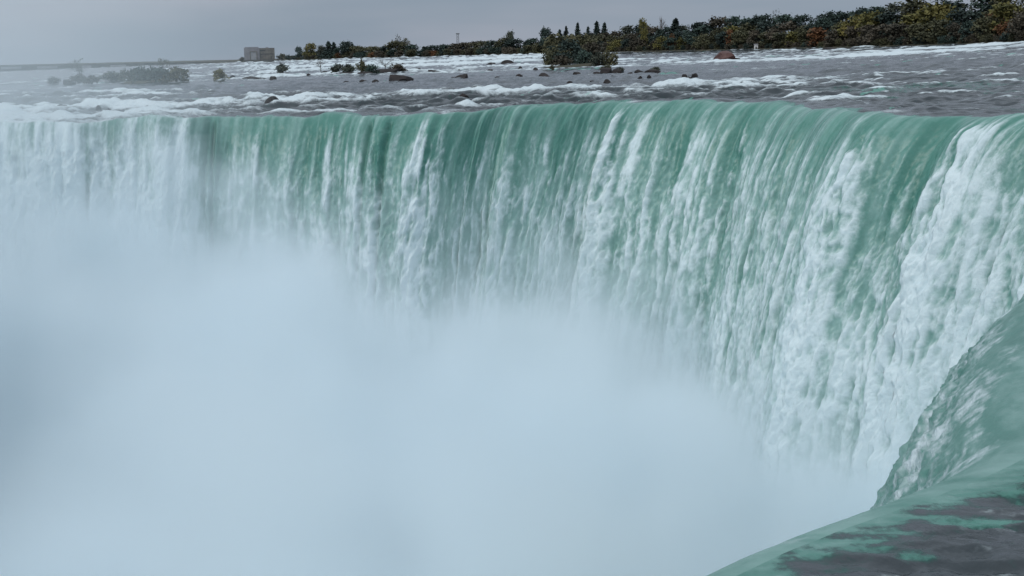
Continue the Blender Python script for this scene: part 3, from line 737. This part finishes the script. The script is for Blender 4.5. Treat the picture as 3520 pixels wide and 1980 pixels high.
for a_, b_ in zip(xs[:-1], xs[1:]):
    ya = interp(a_, [0, 985], [224.5, 208]); yb = interp(b_, [0, 985], [224.5, 208])
    p0 = dam_pt(a_, ya); p1 = dam_pt(b_, yb); q0 = dam_pt(a_, ya, 14); q1 = dam_pt(b_, yb, 14); i = len(mb.v)
    mb.v += [(p0[0], p0[1], -2), (p1[0], p1[1], -2), tuple(p1), tuple(p0), (q0[0], q0[1], -2), (q1[0], q1[1], -2), (q1[0], q1[1], p1[2]), (q0[0], q0[1], p0[2])]
    mb.q += [[i, i+1, i+2, i+3], [i+3, i+2, i+6, i+7], [i+5, i+4, i+7, i+6]]
mb.build('deck_wall', DAMC, D)
for (a_, b_) in ((2, 73), (126, 196), (280, 313), (378, 433), (632, 652), (713, 742)):
    ya = float(interp(a_, [0, 985], [230.5, 212.5])); yb = float(interp(b_, [0, 985], [230.5, 212.5])); mb = MB()
    for (px, yy) in ((a_, ya), (b_, yb)):
        p = dam_pt(px, yy, -1.2); q = dam_pt(px, yy+(8 if a_ < 600 else 4), -1.2); p2 = dam_pt(px, yy, 0); q2 = dam_pt(px, yy+8, 0)
        mb.v += [tuple(p), tuple(q), (q2[0], q2[1], q[2]), (p2[0], p2[1], p[2])]
    mb.q = [[1, 5, 4, 0], [0, 4, 7, 3], [5, 1, 2, 6], [0, 3, 2, 1], [4, 5, 6, 7]]
    mb.build('gate', PALEC, D)
# bushes beside the building
for (px, y0, w_, co, lb) in ((832, 193, 22, 'brown', 'small brown bush touching the left side of the concrete building'), (969, 182, 36, 'olive', 'domed olive tree just right of the concrete building'),
                             (992, 187, 34, 'dark green', 'low dark tree between the domed olive tree and the egg-shaped evergreen'), (1010, 192, 30, 'dark green', 'low dark hedge-like tree at the foot of the egg-shaped evergreen')):
    special(px, y0, w_, 'bush', co, 22, lb, 'bank_tree')
# mast
Rm = 1390.; zt = z_at(1575, 114, Rm); zg = 9.0; M_ = facing(1575, Rm, zg); M_.name = 'lattice_mast'; tag(M_, 'thin dark lattice mast sticking up above the wood', 'mast'); hm = zt-zg
for sx in (-1, 1):
    for sy in (-1, 1):
        MB().tube((1.3*sx, 1.3*sy, 0), (.8*sx, .8*sy, hm), .22, .18, 4).build('leg', STEEL, M_)
mb = MB()
for i in range(9):
    z0 = hm*i/9; z1 = hm*(i+1)/9; a0 = 1.3-.5*i/9; a1 = 1.3-.5*(i+1)/9
    for s in (-1, 1):
        mb.tube((-a0, a0*s, z0), (a1, a1*s, z1), .10, .10, 4); mb.tube((a0, a0*s, z0), (-a1, a1*s, z1), .10, .10, 4); mb.tube((a0*s, -a0, z0), (a1*s, a1, z1), .1, .1, 4)
mb.build('bracing', STEEL, M_); MB().box(-1.7, 1.7, -1.2, 1.2, hm-.9, hm-.1).build('antenna_platform', STEEL, M_)
# hut and pale low shelter
Rh = 868.; Hh = facing(2599, Rh, z_at(2599, 170, Rh)); Hh.name = 'hut'; tag(Hh, 'tiny white hut at the water edge of the right-hand wood', 'hut')
MB().box(-1.1, 1.1, 0, 2.2, -.5, 2.5).build('wall', WHITEP, Hh); mb = MB(); mb.v = [(-1.3, -.2, 2.51), (1.3, -.2, 2.51), (1.3, 2.4, 2.51), (-1.3, 2.4, 2.51), (-1.3, 1.1, 3.2), (1.3, 1.1, 3.2)]; mb.q = [[0, 1, 5, 4], [2, 3, 4, 5], [0, 3, 2, 1]]; mb.build('roof', CONC, Hh)
MB().box(-.4, .4, -.05, 0, -.4, 1.6).build('door', DARKG, Hh)
Rh = 945.; Hh = facing(2397, Rh, z_at(2397, 168, Rh)); Hh.name = 'shelter'; tag(Hh, 'low pale shelter roof between trees left of the red boulder', 'shelter')
MB().box(-2.4, 2.4, 0, 2, 1.0, 1.35).build('roof', WHITEP, Hh); MB().box(-2.2, 2.2, .9, 1.1, -.8, .98).build('wall', CONC2, Hh)

# ------------------------------------------------------------------ spray
def spray():
    m, n, l = new_mat('spray_volume')
    out = N(n, 'ShaderNodeOutputMaterial'); v = N(n, 'ShaderNodeVolumePrincipled'); tc = N(n, 'ShaderNodeTexCoord'); sx = N(n, 'ShaderNodeSeparateXYZ')
    l.new(tc.outputs['Object'], sx.inputs[0])
    x, y, z = sx.outputs
    no = N(n, 'ShaderNodeTexNoise'); no.inputs['Scale'].default_value = 1/42; no.inputs['Detail'].default_value = 3.5; no.inputs['Roughness'].default_value = .55; l.new(tc.outputs['Object'], no.inputs['Vector'])
    cv = N(n, 'ShaderNodeFloatCurve'); cu = cv.mapping; c0 = cu.curves[0]
    pts = [(-160, -5), (-80, -9), (-65, -14), (-43, -24), (-20, -24), (0, -27), (20, -34), (36, -45), (47, -48), (90, -47)]   # spray top height by x
    def nx(a): return (a+160)/250
    def nzv(a): return (a+80)/80
    c0.points[0].location = (nx(pts[0][0]), nzv(pts[0][1])); c0.points[1].location = (nx(pts[-1][0]), nzv(pts[-1][1]))
    for a, b_ in pts[1:-1]: c0.points.new(nx(a), nzv(b_))
    cu.update(); l.new(math_n(n, l, 'MULTIPLY_ADD', x, 1/250, 160/250), cv.inputs['Value'])
    top = math_n(n, l, 'MULTIPLY_ADD', cv.outputs[0], 80, -80)
    wob = math_n(n, l, 'MULTIPLY_ADD', no.outputs['Fac'], 78, -39)
    n4 = N(n, 'ShaderNodeTexNoise'); n4.inputs['Scale'].default_value = 1/13; n4.inputs['Detail'].default_value = 3; l.new(tc.outputs['Object'], n4.inputs['Vector'])
    wob = math_n(n, l, 'ADD', wob, math_n(n, l, 'MULTIPLY_ADD', n4.outputs['Fac'], 40, -20))
    e = math_n(n, l, 'SUBTRACT', math_n(n, l, 'ADD', top, wob), z)        # depth below the spray top
    d = maprange(n, l, e, -20, 22, 0, 1)
    d = math_n(n, l, 'MULTIPLY', d, d)
    d = math_n(n, l, 'MULTIPLY', d, .17)
    gl = math_n(n, l, 'MULTIPLY_ADD', no.outputs['Fac'], 10, -5); gl = math_n(n, l, 'ADD', gl, z)
    d = math_n(n, l, 'ADD', d, maprange(n, l, gl, -46, -57, 0, .14))
    l.new(d, v.inputs['Density']); v.inputs['Color'].default_value = (.885, .962, 1, 1); v.inputs['Anisotropy'].default_value = 0.0
    l.new(v.outputs[0], out.inputs['Volume'])
    return m
def veil():
    m, n, l = new_mat('veil_volume')
    out = N(n, 'ShaderNodeOutputMaterial'); v = N(n, 'ShaderNodeVolumePrincipled'); tc = N(n, 'ShaderNodeTexCoord'); sx = N(n, 'ShaderNodeSeparateXYZ')
    l.new(tc.outputs['Object'], sx.inputs[0]); x, y, z = sx.outputs
    no = N(n, 'ShaderNodeTexNoise'); no.inputs['Scale'].default_value = 1/45; no.inputs['Detail'].default_value = 2.5; l.new(tc.outputs['Object'], no.inputs['Vector'])
    xx = math_n(n, l, 'MULTIPLY_ADD', no.outputs['Fac'], 78, -39); xx = math_n(n, l, 'ADD', xx, x)
    d = maprange(n, l, xx, -28, -95, 0, .0072)
    d = math_n(n, l, 'MULTIPLY', d, maprange(n, l, z, 10, 62, 1, 0))
    l.new(d, v.inputs['Density']); v.inputs['Color'].default_value = (.90, .97, 1, 1)
    l.new(v.outputs[0], out.inputs['Volume']); return m
o = MB().box(-158, 110, 16, 262, -57.5, -1.5).build('spray', spray()); tag(o, kind='stuff')
o = MB().box(-170, -20, 110, 275, -14.0, 64).build('mist', veil()); tag(o, kind='stuff')

# ------------------------------------------------------------------ sky, sun, camera
w = bpy.data.worlds.new('World'); SC.world = w; w.use_nodes = True; n = w.node_tree.nodes; l = w.node_tree.links; n.clear()
out = N(n, 'ShaderNodeOutputWorld'); SUN_EL, SUN_AZ = math.radians(48), math.radians(215)
sky = N(n, 'ShaderNodeTexSky'); sky.sky_type = 'NISHITA'; sky.sun_disc = False; sky.sun_elevation = SUN_EL; sky.sun_rotation = SUN_AZ
bg1 = N(n, 'ShaderNodeBackground'); bg1.inputs['Strength'].default_value = .05; l.new(sky.outputs[0], bg1.inputs[0])
tc = N(n, 'ShaderNodeTexCoord'); sx = N(n, 'ShaderNodeSeparateXYZ'); l.new(tc.outputs['Generated'], sx.inputs[0])
mp = N(n, 'ShaderNodeMapping'); mp.inputs['Scale'].default_value = (1.5, 1.5, 9); l.new(tc.outputs['Generated'], mp.inputs[0])
cn = N(n, 'ShaderNodeTexNoise'); cn.inputs['Scale'].default_value = 1.6; cn.inputs['Detail'].default_value = 4; l.new(mp.outputs[0], cn.inputs['Vector'])
g = maprange(n, l, sx.outputs['Z'], 0.0, .75, 0, 1)
cc = mixc(n, l, maprange(n, l, cn.outputs['Fac'], .35, .65, 0, 1), (.255, .322, .405), (.365, .398, .475))
cc = mixc(n, l, g, cc, (.74, .825, .92))
bg2 = N(n, 'ShaderNodeBackground'); bg2.inputs['Strength'].default_value = 1.0; l.new(cc, bg2.inputs[0])
mx = N(n, 'ShaderNodeMixShader'); mx.inputs[0].default_value = .9; l.new(bg1.outputs[0], mx.inputs[1]); l.new(bg2.outputs[0], mx.inputs[2]); l.new(mx.outputs[0], out.inputs[0])
sd_ = bpy.data.lights.new('sun', 'SUN'); sd_.energy = 1.45; sd_.angle = math.radians(18); sd_.color = (1, .97, .93)
so = bpy.data.objects.new('sun', sd_); COL.objects.link(so); so.rotation_euler = (math.radians(90)-SUN_EL, 0, math.pi-SUN_AZ)

cam = bpy.data.cameras.new('camera'); co_ = bpy.data.objects.new('camera', cam); COL.objects.link(co_)
from mathutils import Matrix
co_.matrix_world = Matrix(((r2[0], u2[0], -fw[0], 0), (r2[1], u2[1], -fw[1], 0), (r2[2], u2[2], -fw[2], H), (0, 0, 0, 1)))
cam.sensor_width = 36; cam.lens = 36*FS/3520; cam.clip_start = .5; cam.clip_end = 12000; SC.camera = co_
SC.view_settings.view_transform = 'Standard'; SC.view_settings.look = 'None'; SC.view_settings.exposure = 0; SC.view_settings.gamma = 1
cy = SC.cycles; cy.use_denoising = True; cy.volume_bounces = 6; cy.max_bounces = 8; cy.volume_step_rate = 1.0; cy.volume_max_steps = 128; cy.use_adaptive_sampling = True
